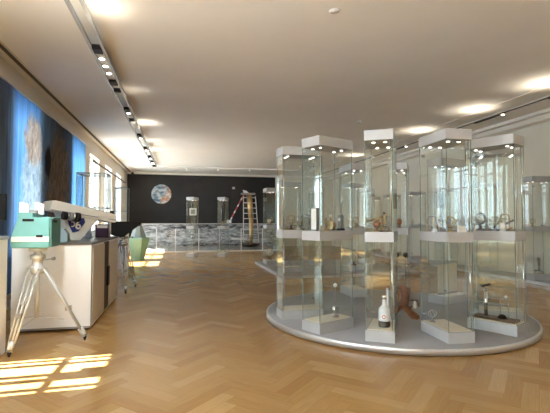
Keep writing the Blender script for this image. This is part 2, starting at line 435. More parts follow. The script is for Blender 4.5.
struct(MB().bx(XR - 0.03, XR, Y0, Y1, 0, 0.12, 'trim').build('baseboard_right'))

# slot downlights on the right, each a small black adjustable head with a bright face
for k, yy in enumerate((7.0, 9.35, 11.5, 13.9, 16.5)):
    t = thing('slot_spotlight', ['black spotlight in the right ceiling slot, nearest the viewer', 'black spotlight in the right ceiling slot, second from the viewer',
              'black spotlight in the right ceiling slot, third from the viewer', 'black spotlight in the right ceiling slot, second from the far wall',
              'black spotlight in the right ceiling slot, closest to the far wall'][k], 'spotlight', (7.8, yy, H - 0.006), 0, 'spotlights in the right ceiling slot')
    MB().bx(-0.05, 0.05, -0.42, 0.42, -0.035, 0, 'black').build('housing', t)
    MB().cyl((0, -0.60, 0), (0, -0.60, -0.05), 0.045, 'chrome').build('lamp_ring', t)
    MB().cyl((0, -0.60, -0.05), (0, -0.60, -0.054), 0.032, 'lamp').build('lamp_face', t)

# ------------------------------------------------------------------ printed blue cloth banner on the window wall
t = thing('printed_banner', 'long blue printed cloth banner hung over the left windows', 'banner', (0, 0, 0))
b = MB()
n = 60; ys = [6.35 + (13.36 - 6.35) * k / n for k in range(n + 1)]
for a, c in zip(range(n), range(1, n + 1)):
    xa = -2.80 + 0.012 * math.sin(ys[a] * 5.1); xc = -2.80 + 0.012 * math.sin(ys[c] * 5.1)
    vs = [b.bm.verts.new(p) for p in ((xa, ys[a], 0.28), (xc, ys[c], 0.28), (xc, ys[c], 3.78), (xa, ys[a], 3.78))]
    f = b.bm.faces.new(vs); f.material_index = b.mi('banner'); f.smooth = True
bmesh.ops.remove_doubles(b.bm, verts=b.bm.verts, dist=1e-4)
b.build('cloth', t)
MB().cyl((-2.80, 6.3, 0.27), (-2.80, 13.4, 0.27), 0.015, 'alu', n=8).build('bottom_bar', t)
MB().bx(-2.9, -2.76, 6.3, 13.42, 3.77, 3.83, 'alu').build('hanging_rail', t)

# vertical strip blind in the near window bay: the gaps between its strips let the sun through
t = thing('strip_blind', 'white vertical strip blind in the window nearest the viewer', 'blind', (XL - 0.09, 0, 0))
for a, c in ((3.60, 3.98), (4.02, 4.10), (4.24, 4.34), (4.38, 4.47), (4.70, 4.78), (4.84, 4.90), (4.94, 5.05)):
    MB().bx(-0.01, 0.01, a, c, ZS + 0.02, ZT - 0.04, 'curtain').build('strip', t)
for a, c, z in ((4.34, 4.38, 2.6), (4.47, 4.55, 3.0)): MB().bx(-0.01, 0.01, a, c, z, ZT - 0.04, 'curtain').build('strip', t)  # short extra strips added to cut off some of the sun streaks
MB().bx(-0.03, 0.03, 3.6, 5.05, ZT - 0.04, ZT, 'alu').build('headrail', t)
for (a, c), lab in (((7.8, 9.3), 'white roller blind added behind the banner, nearer the viewer'), ((11.8, 13.3), 'white roller blind added behind the banner, farther from the viewer')):
    t = thing('backlight_diffuser', lab, 'blind', (XL - 0.10, 0, 0))  # unseen cloth added to even out the daylight behind the banner
    MB().bx(-0.003, 0.003, a + .01, c - .01, ZS + .02, ZT - .07, 'diffuser').build('cloth', t)
    MB().cyl((0, a + .005, ZT - .035), (0, c - .005, ZT - .035), .03, 'alu').build('diffuser_tube', t)
# dark curtain rod over the far windows
t = thing('curtain_rod', 'dark curtain rod above the far left windows', 'rod', (-2.74, 0, 3.42))
MB().cyl((0, 14.1, 0), (0, 22.0, 0), 0.028, 'slot_brown', n=10).build('rod', t)
for yy in (14.4, 18.0, 21.7): MB().cyl((0, yy, 0), (-0.16, yy, 0), 0.012, 'slot_brown', n=8).build('bracket', t)

# ------------------------------------------------------------------ ceiling light track
t = thing('light_track', 'long twin-rail aluminium light track under the left ceiling', 'track lighting', (-1.235, 0, 0))
for x in (-0.085, 0.085): MB().bx(x - 0.022, x + 0.022, 3.2, 20.4, 4.055, 4.10, 'rail_grey').build('rail', t)
for yy in (4.0, 8.4, 12.6, 16.8, 20.2):
    for x in (-0.085, 0.085): MB().cyl((x, yy, 4.1), (x, yy, H), 0.008, 'alu', n=8).build('hanger', t)
GB = [(6.55, .2), (8.05, .22), (8.55, .08), (10.0, .22), (11.0, .10), (13.0, .3), (15.2, .3), (17.2, .3), (18.6, .2), (20.0, .2)]
for yy, l in GB: MB().bx(-0.062, 0.062, yy - l / 2, yy + l / 2, 4.03, 4.10, 'black').build('gear_box', t)
for yy in (6.9, 7.22, 7.56, 10.3, 13.35, 15.6, 17.6, 18.9, 19.3): MB().cyl((0, yy, 4.075), (0, yy, 4.05), 0.05, 'alu', n=16).cyl((0, yy, 4.05), (0, yy, 4.046), 0.038, 'lamp', n=16).build('spot', t)
MB().bx(-0.062, 0.062, 6.65, 7.94, 4.075, 4.085, 'alu').build('cross_plate', t)
def spot_lamp(name, loc, target, power, size=math.radians(110), blend=0.8, col=(1, 0.86, 0.62), rad=0.15):
    l = bpy.data.lights.new(name, 'SPOT'); l.energy = power; l.spot_size = size; l.spot_blend = blend; l.color = col; l.shadow_soft_size = rad
    o = bpy.data.objects.new(name, l); COL.objects.link(o); o.location = loc
    o.rotation_euler = (Vector(target) - Vector(loc)).to_track_quat('-Z', 'Y').to_euler(); return o
UP = (1, 0.90, 0.74)
# upward lamps of the track and of the right-hand slot wash the ceiling
for yy, p in ((4.9, 12), (5.5, 8), (8.9, 2.5), (11.8, 17), (14.4, 5), (16.2, 6)):
    spot_lamp('track_uplight', (-1.0, yy, 3.85), (-1.0, yy, 4.2), p, math.radians(140), 1.0, UP)
for yy, p in ((4.9, 18), (6.65, 23), (8.6, 23), (11.0, 23), (13.3, 6), (15.8, 20)):
    spot_lamp('slot_uplight', (7.0, yy, 3.75), (6.9, yy, 4.2), p, math.radians(140), 1.0, UP)
# fill spots added out of view to brighten the cabinet and its instruments
for tgt, p in (((-1.72, 5.7, 0.9), 270), ((-1.5, 7.0, 1.5), 150)):
    spot_lamp('fill_spot', (-1.235, 3.4, 4.03), tgt, p, math.radians(36), 0.7, (0.90, 0.96, 1.0))
# far cross track
t = thing('light_track', 'short white cross track with small spots in front of the black far wall', 'track lighting', (0, 20.9, 0))
MB().bx(-2.4, 6.0, -0.02, 0.02, 4.13, 4.2, 'white').build('rail', t)
for x in (0.25, 1.8, 3.4):
    MB().cyl((x, 0, 4.13), (x, 0, 4.06), 0.012, 'white', n=8).cyl((x, -0.03, 4.06), (x, 0.09, 4.01), 0.04, 'white').build('spot', t)
t = thing('smoke_detector', 'small round white smoke detector on the ceiling above the showcases', 'smoke detector', (4.67, 10.35, H))
MB().lathe([(0, 0), (0.06, 0), (0.06, -0.025), (0.045, -0.045), (0, -0.05)], (0, 0, 0), 'white').build('body', t)
MB().cyl((0, 0, -0.05), (0, 0, -0.06), 0.018, 'grey_mid').build('sensor', t)
t = thing('glint_disc', 'flat white disc in place of a light glint on the ceiling near the viewer', 'sensor', (1.90, 4.94, H))  # white disc put in for a glint of light on the plaster
MB().lathe([(0, 0), (0.07, 0), (0.065, -0.012), (0, -0.016)], (0, 0, 0), 'white').build('plate', t)

# ------------------------------------------------------------------ glass showcases
L, W = 0.62, 0.34
ZB, ZSH0, ZSH1, ZC0, ZC1 = 0.13, 1.17, 1.29, 2.385, 2.51
def make_showcase(label, loc, rz, group):
    t = thing('glass_showcase', label, 'showcase', loc, rz, group)
    ch = []
    hl, hw = L / 2, W / 2
    ch.append(MB().bx(-hl, hl, -hw, hw, 0, ZB, 'silver').build('base', t, 0.003))
    ch.append(MB().bx(-hl + .02, hl - .02, -hw + .02, hw - .02, ZB, ZB + 0.008, 'cream_board').build('base_board', t))
    ch.append(MB().bx(-hl, hl, -hw, hw, ZSH0, ZSH1, 'silver').build('shelf', t, 0.003))
    ch.append(MB().bx(-hl, hl, -hw, hw, ZC0, ZC1, 'silver').build('cap', t, 0.003))
    g = 0.008; i = 0.006
    for z0, z1 in ((ZB, ZSH0), (ZSH1, ZC0)):
        for sgn in (-1, 1):
            xa, xb = sorted((sgn * (hl - i), sgn * (hl - i - g)))
            ch.append(MB().pane(xa, xb, -hw + i + g, hw - i - g, z0, z1, 'glass', 'glass_edge').build('glass_pane', t))
            ya, yb = sorted((sgn * (hw - i), sgn * (hw - i - g)))
            ch.append(MB().pane(-hl + i, hl - i, ya, yb, z0, z1, 'glass', 'glass_edge').build('glass_pane', t))
    for x, y in ((-.2, -.07), (-.2, .07), (.2, -.07), (.2, .07)):
        ch.append(MB().cyl((x, y, ZC0 - 0.001), (x, y, ZC0 - 0.012), 0.026, 'chrome').cyl((x, y, ZC0 - 0.012), (x, y, ZC0 - 0.014), 0.018, 'downlight').build('downlight', t))
    ch.append(MB().cyl((hl - 0.03, hw - 0.03, ZB), (hl - 0.03, hw - 0.03, ZSH0), 0.006, 'chrome', n=8).cyl((hl - 0.03, hw - 0.03, ZSH1), (hl - 0.03, hw - 0.03, ZC0), 0.006, 'chrome', n=8).build('corner_post', t))
    for z in (ZC0 - 0.12, ZB + 0.10):
        ch.append(MB().box((-hl + 0.05, -hw + 0.03, z), (0.04, 0.03, 0.03), 'grey_mid').build('hinge', t))
    ALL_CHILDREN[t.name] = ch
    return t

RC = (3.28, 6.05); DISC = 0.08
t = thing('round_platform', 'round grey platform carrying a ring of glass showcases', 'platform', (RC[0], RC[1], 0))
MB().lathe([(0, 0), (1.96, 0), (1.96, 0.012), (2.0, 0.012), (2.0, DISC - 0.004), (1.996, DISC), (1.97, DISC)], (0, 0, 0), 'disc_rim', 128).build('rim', t)
MB().lathe([(1.97, DISC - 0.002), (1.97, DISC), (0, DISC)], (0, 0, 0), 'disc_top', 128).build('deck', t)
RG = 'showcases on the round platform'
ring = {  # angle clockwise seen from above, 0 = towards the viewer's end
    'A': (-88, 1.55, 'glass showcase at the left edge of the round platform'),
    'B': (-60, 1.58, 'glass showcase with an upright grey panel on its shelf, front left of platform'),
    'C': (-33, 1.52, 'narrow glass showcase holding the white bottle, front of the round platform'),
    'D': (-3, 1.48, 'glass showcase with small ring dials on shelf, front right of platform'),
    'E': (29, 1.55, 'glass showcase with brown plank apparatus below, right side of round platform'),
    'F': (58, 1.50, 'glass showcase at the far right edge of the round platform'),
    'I': (110, 1.42, 'glass showcase behind the ring dial case, rear right of round platform'),
    'G': (146, 1.50, 'narrow rear showcase with a twin-rod stand, just right of the bottle case'),
    'H': (180, 1.50, 'narrow rear showcase just left of the bottle case'),
}
V = {}
first = None
for k, (a, r, lab) in ring.items():
    ar = math.radians(a); loc = (RC[0] + r * math.sin(ar), RC[1] - r * math.cos(ar), DISC); rz = ar - PI / 2 - {'B': 0.09, 'E': 0.04}.get(k, 0)
    if first is None: first = make_showcase(lab, loc, rz, RG); o = first
    else: o = dup(first, loc, rz, lab, RG)
    V[k] = (loc, rz)
# long platform behind, with its own showcases
t = thing('low_platform', 'low grey rectangular platform behind the round platform', 'platform', (0, 0, 0))
MB().bx(2.55, 6.6, 10.5, 14.5, 0.0, 0.07, 'disc_rim').build('skirt', t, 0.004)
MB().bx(2.57, 6.58, 10.52, 14.48, 0.07, 0.08, 'disc_top').build('deck', t)
for k, (x, y, rz, lab) in {
    'J': (2.9, 13.6, PI / 2, 'glass showcase on the low platform, beside the gold lander leg'),
    'J2': (3.0, 11.4, 0, 'glass showcase at the near left corner of the low platform'),
    'J3': (4.3, 12.9, PI / 2, 'glass showcase in the middle of the low platform'),
    'J4': (4.9, 11.3, 0.3, 'glass showcase on the low platform seen between the front cases'),
    'J5': (6.1, 13.0, PI / 2, 'glass showcase at the far right end of the low platform')}.items():
    dup(first, (x, y, DISC), rz, lab, 'showcases on the low platform'); V[k] = ((x, y, DISC), rz)
# platform along the right wall
t = thing('wall_platform', 'low grey platform running along the right wall', 'platform', (0, 0, 0))
MB().bx(8.2, 8.96, 7.6, 18.6, 0.0, 0.07, 'disc_rim').build('skirt', t, 0.004)
MB().bx(8.22, 8.94, 7.62, 18.58, 0.07, 0.08, 'disc_top').build('deck', t)
wr = ['nearest the viewer', 'second from the viewer', 'third from the viewer', 'third from the far end', 'second from the far end', 'at the far end']
for k, y in enumerate((8.55, 10.4, 12.2, 14.0, 15.8, 17.6)):
    loc = (8.58, y, DISC); dup(first, loc, 0, 'wall showcase on the right wall platform, %s' % wr[k], 'showcases along the right wall'); V['K%d' % k] = (loc, 0)
# showcases by the left windows and before the moon landscape
for k, (x, y, rz, lab) in {
    'R': (0.48, 18.1, PI / 2 - .35, 'left one of two lit glass columns before the moon landscape'),
    'T': (1.76, 17.85, PI / 2 - .35, 'right one of two lit glass columns before the moon landscape')}.items():
    dup(first, (x, y, 0), rz, lab, 'showcases standing on the parquet'); V[k] = ((x, y, 0), rz)

for k, (x, y, w, dd, lab) in {'P': (-1.90, 9.95, .62, .6, 'clear acrylic case by the left windows, right behind the white console'),
                            'Q': (-1.84, 13.9, .40, .6, 'clear acrylic case by the left windows, farther than the black instrument')}.items():
    t = thing('acrylic_case', lab, 'showcase', (x, y, 0), 0, 'acrylic cases by the windows')
    MB().bx(-w / 2, w / 2, -dd / 2, dd / 2, 0, 1.28, 'white').build('plinth', t, .004)
    MB().bx(-w / 2 + .02, w / 2 - .02, -dd / 2 + .02, dd / 2 - .02, 1.28, 1.29, 'grey_mid').build('base_board', t)
    MB().bx(-w / 2 + .014, w / 2 - .014, -dd / 2 + .014, dd / 2 - .014, 1.78, 1.80, 'grey_mid').build('shelf', t)
    for q in (-1, 1):
        a, b = sorted((q * w / 2, q * (w / 2 - .01))); MB().pane(a, b, -dd / 2 + .01, dd / 2 - .01, 1.28, 2.54, 'glass', 'glass_edge').build('side_pane', t)
        a, b = sorted((q * dd / 2, q * (dd / 2 - .01))); MB().pane(-w / 2, w / 2, a, b, 1.28, 2.54, 'glass', 'glass_edge').build('side_pane', t)
    MB().pane(-w / 2, w / 2, -dd / 2, dd / 2, 2.54, 2.552, 'glass', 'glass_edge').build('top_pane', t)
    b = MB()
    for qx in (-1, 1):
        for qy in (-1, 1): b.box((qx * (w / 2 - .008), qy * (dd / 2 - .008), 1.915), (.013, .013, 1.27), 'acrylic')
    for qx in (-1, 1): b.box((qx * (w / 2 - .008), 0, 2.538), (.013, dd, .03), 'acrylic')
    for qy in (-1, 1): b.box((0, qy * (dd / 2 - .008), 2.538), (w, .013, .03), 'acrylic')
    b.build('edge_frame', t)
    V[k] = ((x, y, 0), 0)
UPZ, LOZ = ZSH1, ZB + 0.008
def at(v, x, y, up=True):
    (lx, ly, lz), rz = V[v]
    return (lx + x * math.cos(rz) - y * math.sin(rz), ly + x * math.sin(rz) + y * math.cos(rz), lz + (UPZ if up else LOZ))

# ------------------------------------------------------------------ exhibits
def ring_dial(label, loc, rz, s=1.0, metal='brass', group=None):
    t = thing('ring_dial', label, 'scientific instrument', loc, rz, group)
    MB().lathe([(0, 0), (.045 * s, 0), (.045 * s, .012 * s), (.015 * s, .025 * s), (.008 * s, .07 * s), (0, .07 * s)], (0, 0, 0), metal).build('foot', t)
    MB().torus((0, 0, .13 * s), .06 * s, .008 * s, metal, (0, 1, 0)).build('dial_ring', t)
    MB().torus((0, 0, .13 * s), .045 * s, .005 * s, 'grey_mid', (0.8, 0.5, 0.3)).build('inner_ring', t)
    return t
def armillary(label, loc, rz, s=1.0, group=None):
    t = thing('armillary_sphere', label, 'scientific instrument', loc, rz, group)
    MB().lathe([(0, 0), (.06 * s, 0), (.055 * s, .015 * s), (.012 * s, .03 * s), (.02 * s, .06 * s), (.009 * s, .09 * s), (0, .1 * s)], (0, 0, 0), 'wood').build('foot', t)
    b = MB()
    for ax in ((0, 0, 1), (1, 0, 0.2), (0.3, 1, 0.4)): b.torus((0, 0, .18 * s), .08 * s, .005 * s, 'brass', ax)
    b.build('rings', t)
    MB().ball((0, 0, .18 * s), .026 * s, 'ivory').build('globe', t)
    return t
def microscope(label, loc, rz, s=1.0, metal='brass', group=None):
    t = thing('microscope', label, 'scientific instrument', loc, rz, group)
    MB().bx(-.05 * s, .05 * s, -.07 * s, .07 * s, 0, .016 * s, 'black').build('foot', t, 0.003)
    MB().bx(-.012 * s, .012 * s, .035 * s, .06 * s, .016 * s, .16 * s, metal).bx(-.012 * s, .012 * s, -.02 * s, .06 * s, .145 * s, .165 * s, metal).build('arm', t)
    MB().bx(-.035 * s, .035 * s, -.05 * s, .04 * s, .07 * s, .078 * s, 'black').build('stage', t)
    MB().cyl((0, -.02 * s, .09 * s), (0, -.02 * s, .24 * s), .014 * s, metal).cyl((0, -.02 * s, .24 * s), (0, -.02 * s, .262 * s), .018 * s, 'black').build('tube', t)
    MB().cyl((-.03 * s, .05 * s, .12 * s), (.03 * s, .05 * s, .12 * s), .014 * s, 'copper').build('focus_knob', t)
    return t
def telescope(label, loc, rz, s=1.0, metal='brass', group=None):
    t = thing('table_telescope', label, 'scientific instrument', loc, rz, group)
    b = MB()
    for k in range(3):
        a = 2 * PI * k / 3; b.cyl((.07 * s * math.cos(a), .07 * s * math.sin(a), .006 * s), (0, 0, .06 * s), .006 * s, metal, n=8)
    b.build('feet', t)
    MB().cyl((0, 0, .05 * s), (0, 0, .15 * s), .009 * s, metal).build('post', t)
    MB().cyl((-.11 * s, 0, .13 * s), (.06 * s, 0, .18 * s), .016 * s, metal).cyl((.06 * s, 0, .18 * s), (.12 * s, 0, .198 * s), .022 * s, metal).build('tube', t)
    return t
def table_globe(label, loc, rz, s=1.0, colr='ivory', group=None):
    t = thing('table_globe', label, 'globe', loc, rz, group)
    MB().lathe([(0, 0), (.06 * s, 0), (.05 * s, .015 * s), (.012 * s, .03 * s), (.012 * s, .06 * s), (0, .06 * s)], (0, 0, 0), 'wood').build('foot', t)
    MB().torus((0, 0, .14 * s), .082 * s, .005 * s, 'brass', (0, 1, 0)).build('meridian_ring', t)
    MB().ball((0, 0, .14 * s), .07 * s, colr).build('globe', t)
    return t
def sundial(label, loc, rz, s=1.0, metal='grey_mid', group=None):
    t = thing('sundial', label, 'scientific instrument', loc, rz, group)
    MB().lathe([(0, 0), (.07 * s, 0), (.075 * s, .008 * s), (.06 * s, .018 * s), (0, .018 * s)], (0, 0, 0), metal).build('plate', t)
    MB().prism([(-.04 * s, .018 * s), (.045 * s, .018 * s), (.045 * s, .075 * s)], 1, -.003, .003, metal).build('gnomon', t)
    return t
def label_card(label, loc, rz, w=.1, h=.07, group='label cards'):
    t = MB().prism([(0, 0), (.05, 0), (.012, h)], 1, -w / 2, w / 2, 'white').build('label_card', None, 0, loc)
    t.rotation_euler = (0, 0, rz); return tag(t, label, 'card', group)

# case with the upright grey panel
t = thing('metal_tablet', 'upright silver-grey panel standing on the shelf of the front left case', 'panel', at('B', .20, -.03), V['B'][1])
MB().bx(-.06, .04, -.05, .05, 0, .012, 'grey_mid').build('foot', t)
MB().bx(-.028, .022, -.05, .05, .012, .30, 'grey_mid').build('panel', t)
MB().bx(.022, .026, -.046, .046, .02, .29, 'white').build('pale_face', t)
t = thing('calculating_machine', 'small reddish brass mechanism beside the grey panel', 'scientific instrument', at('B', -.10, -.04), V['B'][1] + 0.4)
MB().bx(-.07, .07, -.05, .05, 0, .02, 'wood').build('base', t, .003)
MB().cyl((-.05, 0, .07), (.05, 0, .07), .045, 'copper').build('drum', t)
MB().cyl((-.056, 0, .07), (-.05, 0, .07), .06, 'brass').cyl((.05, 0, .07), (.056, 0, .07), .06, 'brass').build('wheels', t)
MB().cyl((0, 0, .11), (0, 0, .19), .01, 'brass').ball((0, 0, .20), .022, 'ivory').build('finial', t)
MB().cyl((.056, 0, .07), (.09, 0, .07), .006, 'chrome').cyl((.09, 0, .07), (.09, 0, .12), .006, 'chrome').build('crank', t)
label_card('white card beside the grey panel in the front left case', at('B', .03, -.09), V['B'][1] - PI / 2)
t = thing('black_column', 'dark upright instrument at the back of the grey panel case', 'scientific instrument', at('B', -.22, .03), V['B'][1])
MB().bx(-.04, .04, -.04, .04, 0, .03, 'black').build('base', t, .003)
MB().bx(-.025, .025, -.03, .03, .03, .21, 'grey_mid').build('case', t)
MB().cyl((.026, 0, .15), (.03, 0, .15), .022, 'white').build('dial', t)
t = thing('ball_pendulum', 'small white ball on a thin stand low in the front left case', 'scientific instrument', at('B', -.12, .02, False), V['B'][1])
MB().lathe([(0, 0), (.05, 0), (.05, .012), (.006, .02), (.006, .40), (0, .40)], (0, 0, 0), 'grey_mid', 16).build('stand', t)
MB().ball((0, 0, .42), .028, 'white').build('ball', t)
t = thing('chrome_gauge', 'small chrome gauge on the floor of the front left case', 'scientific instrument', at('B', -.23, -.08, False), V['B'][1])
MB().bx(-.04, .04, -.03, .03, 0, .02, 'grey_mid').build('foot', t)
MB().cyl((0, -.02, .065), (0, .02, .065), .045, 'chrome').cyl((0, -.024, .065), (0, -.02, .065), .037, 'white').build('dial', t)
# bottle case
t = thing('laboratory_bottle', 'white bottle with dark lower part in the narrow front case', 'bottle', at('C', .10, .03, False), V['C'][1])
MB().lathe([(0, 0), (.066, 0), (.07, .008), (.07, .075), (0, .075)], (0, 0, 0), 'bottle_dark', 32).build('liquid', t)
MB().lathe([(.07, .075), (.07, .20), (.062, .225), (.03, .255), (.024, .27), (.024, .33), (0, .33)], (0, 0, 0), 'bottle_glass', 32).build('glass_body', t)
MB().lathe([(0, .33), (.03, .33), (.03, .365), (.022, .38), (0, .38)], (0, 0, 0), 'chrome', 24).build('stopper', t)
lb = MB()
r, nn = .0712, 8
for k in range(nn):
    a0 = -PI * .02 - .45 + .9 * k / nn; a1 = a0 + .9 / nn
    vs = [lb.bm.verts.new((r * math.cos(a), r * math.sin(a), z)) for a, z in ((a0, .10), (a1, .10), (a1, .16), (a0, .16))]
    lb.bm.faces.new(vs).material_index = lb.mi('white')
lb.build('paper_label', t)
MB().torus((.0718, 0, .13), .019, .004, 'red', (1, 0, 0), 24, 6).build('red_mark', t)
microscope('brass microscope on the shelf above the white bottle', at('C', .16, .04), V['C'][1] + 2.0, .9)
telescope('small brass telescope on the shelf behind the brass microscope', at('C', -.05, -.05), V['C'][1] + 1.2, 1.0)
sundial('small metal sundial at the back of the bottle case shelf', at('C', -.22, .05), 0.3, .8, 'brass')
t = thing('glass_flask', 'tall thin-necked flask at the back of the bottle case', 'flask', at('C', -.12, .05, False), 0)
MB().lathe([(0, 0), (.05, 0), (.055, .02), (.04, .08), (.014, .14), (.012, .42), (.018, .43), (0, .43)], (0, 0, 0), 'bottle_glass', 24).build('body', t)
MB().ball((0, 0, .44), .02, 'copper').build('stopper', t)
# ring-dial case
for k, (x, y, s, m) in enumerate(((.22, -.07, .95, 'brass'), (.08, -.08, 1.05, 'grey_mid'), (-.06, -.07, .9, 'brass'), (-.2, -.06, 1.0, 'grey_mid'))):
    ring_dial(['brass ring dial at the outer end of the ring dial shelf', 'grey metal ring dial, second from the outer end of the ring dial shelf',
               'small brass ring dial, third from the outer end of the ring dial shelf', 'grey metal ring dial at the inner end of the ring dial shelf'][k],
              at('D', x, y), V['D'][1] + .9, s, m, 'ring dials on the shelf')
sundial('dark horizontal sundial between the ring dials', at('D', .16, .07), 1.2, .9, 'grey_mid')
microscope('small black and silver microscope behind the ring dials', at('D', -.02, .07), .6, .62, 'grey_mid')
label_card('white card lying at the outer corner of the ring dial shelf', at('D', .26, .04), V['D'][1])
ring_dial('small dark ring dial on the floor of the ring dial case', at('D', -.18, -.08, False), V['D'][1] + 1.2, .8, 'grey_mid')
# plank apparatus case
(lx, ly, lz), rz = V['E']
t = thing('plank_apparatus', 'brown plank with an upright silver tube and thin arms, lower right case', 'scientific instrument', at('E', 0, 0, False), rz)
MB().bx(-.27, .26, -.11, .07, 0, .032, 'plank').build('plank', t, .006)
MB().cyl((-.12, -.03, .032), (-.12, -.03, .36), .022, 'chrome').cyl((-.12, -.03, .36), (-.12, -.03, .375), .026, 'grey_mid').build('upright_tube', t)
MB().cyl((-.17, -.03, .41), (-.06, -.03, .455), .014, 'black').cyl((-.12, -.03, .375), (-.12, -.03, .42), .008, 'grey_mid').build('sight_tube', t)
for z in (.20, .27): MB().cyl((-.12, -.03, z), (.17, -.03, z + .015), .005, 'grey_mid', n=8).build('arm', t)
MB().cyl((.06, -.03, .032), (.06, -.03, .29), .006, 'grey_mid', n=8).cyl((.16, -.03, .032), (.16, -.03, .24), .006, 'grey_mid', n=8).build('rod', t)
MB().ball((.13, -.03, .31), .02, 'white').build('white_ball', t)
MB().lathe([(0, .032), (.05, .032), (.047, .055), (.03, .075), (0, .083)], (.08, -.03, 0), 'black').build('dome', t)
ring_dial('dark upright ring dial at the inner end of the plank case shelf', at('E', -.16, -.06), rz + 1.1, 1.25, 'grey_mid')
sundial('flat dark sundial in the middle of the plank case shelf', at('E', .02, -.05), rz, .95)
sundial('flat brass sundial near the outer end of the plank case shelf', at('E', .17, .03), rz + 1, .8, 'brass')
t = thing('white_beaker', 'white cylindrical beaker on the shelf of the plank case', 'beaker', at('E', .13, -.09), rz)
MB().lathe([(0, 0), (.036, 0), (.036, .11), (.031, .11), (.031, .006), (0, .006)], (0, 0, 0), 'white', 24).build('cup', t)
MB().torus((.045, 0, .055), .022, .005, 'white', (0, 1, 0), 20, 6).build('handle', t)
label_card('white card at the inner end of the plank case shelf', at('E', -.25, .0), rz)
# remaining ring cases
armillary('small armillary sphere on the shelf of the left edge showcase', at('A', .12, -.03), .2, .85)
microscope('brass microscope on the shelf of the left edge showcase', at('A', -.04, -.05), 1.1, .8)
telescope('small telescope tilted upward in the left edge showcase', at('A', -.19, .0), 2.0, 1.1, 'grey_mid')
sundial('small brass sundial in the left edge showcase', at('A', .22, .06), .4, .7, 'brass')
armillary('armillary sphere in the showcase at the far right platform edge', at('F', .1, .0), .2, .9)
telescope('grey telescope in the showcase at the far right platform edge', at('F', -.14, .0), 1.0, .9, 'grey_mid')
table_globe('ivory table globe in the rear right showcase of the round platform', at('I', .1, .0), 0, .9)
microscope('microscope in the rear right showcase of the round platform', at('I', -.14, .0), .7, .8)
table_globe('small dark table globe in the narrow showcase with the twin-rod stand', at('G', -.1, .0), 0, .8, 'copper')
ring_dial('brass ring dial in the narrow showcase with the twin-rod stand', at('G', .12, .0), .8, .9)
ring_dial('brass ring dial in the rear showcase left of the bottle case', at('H', -.1, .0), .4, 1.1)
microscope('brass microscope in the rear showcase left of the bottle case', at('H', .12, .02), 1.8, .9)
t = thing('display_board', 'pale cream board standing low in the rear right showcase', 'board', at('I', 0, 0, False), V['I'][1])
MB().bx(-.25, .25, -.03, .03, 0, .03, 'grey_mid').build('foot', t, .003)
MB().bx(-.26, .26, -.012, .012, .03, .52, 'cream_board').build('board', t, .002)
t = thing('twin_rod_stand', 'thin twin-rod stand with two black lamp heads in a rear case', 'scientific instrument', at('G', -.12, -.03, False), -0.55)
MB().bx(-.11, .11, -.05, .05, 0, .02, 'grey_mid').build('foot', t, .003)
for x in (-.085, .085):
    MB().cyl((x, 0, .02), (x, 0, .60), .008, 'black', n=10).build('rod', t)
    MB().lathe([(0, -.06), (.035, -.05), (.05, 0), (.035, .05), (0, .06)], (x, 0, .64), 'black', 16, Matrix.Rotation(PI / 2, 4, 'X')).build('lamp_head', t)
MB().cyl((-.07, 0, .56), (.07, 0, .56), .008, 'black', n=8).build('cross_bar', t)

# wooden antique on the round deck
t = thing('wooden_quadrant', 'dark wooden drum-shaped antique on slanted foot, inside the showcase ring', 'scientific instrument', (3.30, 5.70, DISC), -0.95)
f = MB().hull([(x + a, y + b, z) for x, y, z in ((-.02, .02, .14), (.20, -.10, 0)) for a in (-.045, .045) for b in (-.045, .045)] + [(.24, -.14, 0), (.24, -.06, .04)], 'wood')
f.hull([(x + a, y + b, z) for x, y, z in ((-.06, .03, .14), (-.20, .06, 0)) for a in (-.03, .03) for b in (-.05, .05)], 'wood').build('foot', t)
dm = Matrix.Rotation(math.radians(68), 4, 'Y') @ Matrix.Rotation(math.radians(12), 4, 'X')
rot = Matrix.Rotation(-.85, 4, 'Z') @ Matrix.Rotation(math.radians(20), 4, 'Y') @ Matrix.Rotation(math.radians(90), 4, 'X')
MB().lathe([(0, -.06), (.12, -.06), (.15, -.05), (.165, 0), (.15, .05), (.12, .06), (0, .06)], (-.04, 0, .295), 'wood', 40, rot).build('drum', t)
MB().torus((-.04 - .75 * .063, -.66 * .063, .295), .085, .008, 'wood_pale', (.75, .66, 0)).build('front_ring', t)
MB().cyl((-.04 - .75 * .058, -.66 * .058, .295), (-.04 - .75 * .085, -.66 * .085, .295), .022, 'brass').build('hub', t)
MB().cyl((.08, 0, .24), (.19, 0, .25), .012, 'wood').cyl((.19, 0, .25), (.20, 0, .16), .01, 'wood').cyl((.06, 0, .06), (.10, 0, .16), .014, 'wood').build('bracket', t)
MB().lathe([(0, 0), (.022, 0), (.03, .03), (.022, .09), (.01, .11), (0, .11)], (.15, 0, .13), 'ivory', 20).build('counterweight', t)

# a few more small pieces on the front shelves
sundial('tiny dark sundial at the inner end of the grey panel shelf', at('B', -.26, -.07), .4, .55)
ring_dial('small ring dial between the grey panel and the card', at('B', .10, .07), V['B'][1] + 1.0, .9, 'brass')
ring_dial('upright ring dial behind the microscope of the bottle case shelf', at('C', .06, .08), V['C'][1] + 1.3, 1.0, 'grey_mid')
table_globe('small coppery table globe at the inner end of the bottle case shelf', at('C', -.17, -.08), 0, .62, 'copper')
telescope('little black tripod telescope behind the grey ring dials', at('D', -.15, .07), 2.4, .75, 'black')
label_card('small white card at the foot of the ring dials', at('D', .0, -.12), V['D'][1] - PI / 2, .07, .04)
armillary('small brass armillary sphere at the back of the plank case shelf', at('E', -.04, .08), .9, .72)
telescope('grey tripod telescope on the outer end of the plank case shelf', at('E', .20, -.06), rz + 1.4, .7, 'grey_mid')
microscope('small dark microscope at the inner end of the left edge showcase', at('A', -.25, -.06), .2, .6, 'grey_mid')
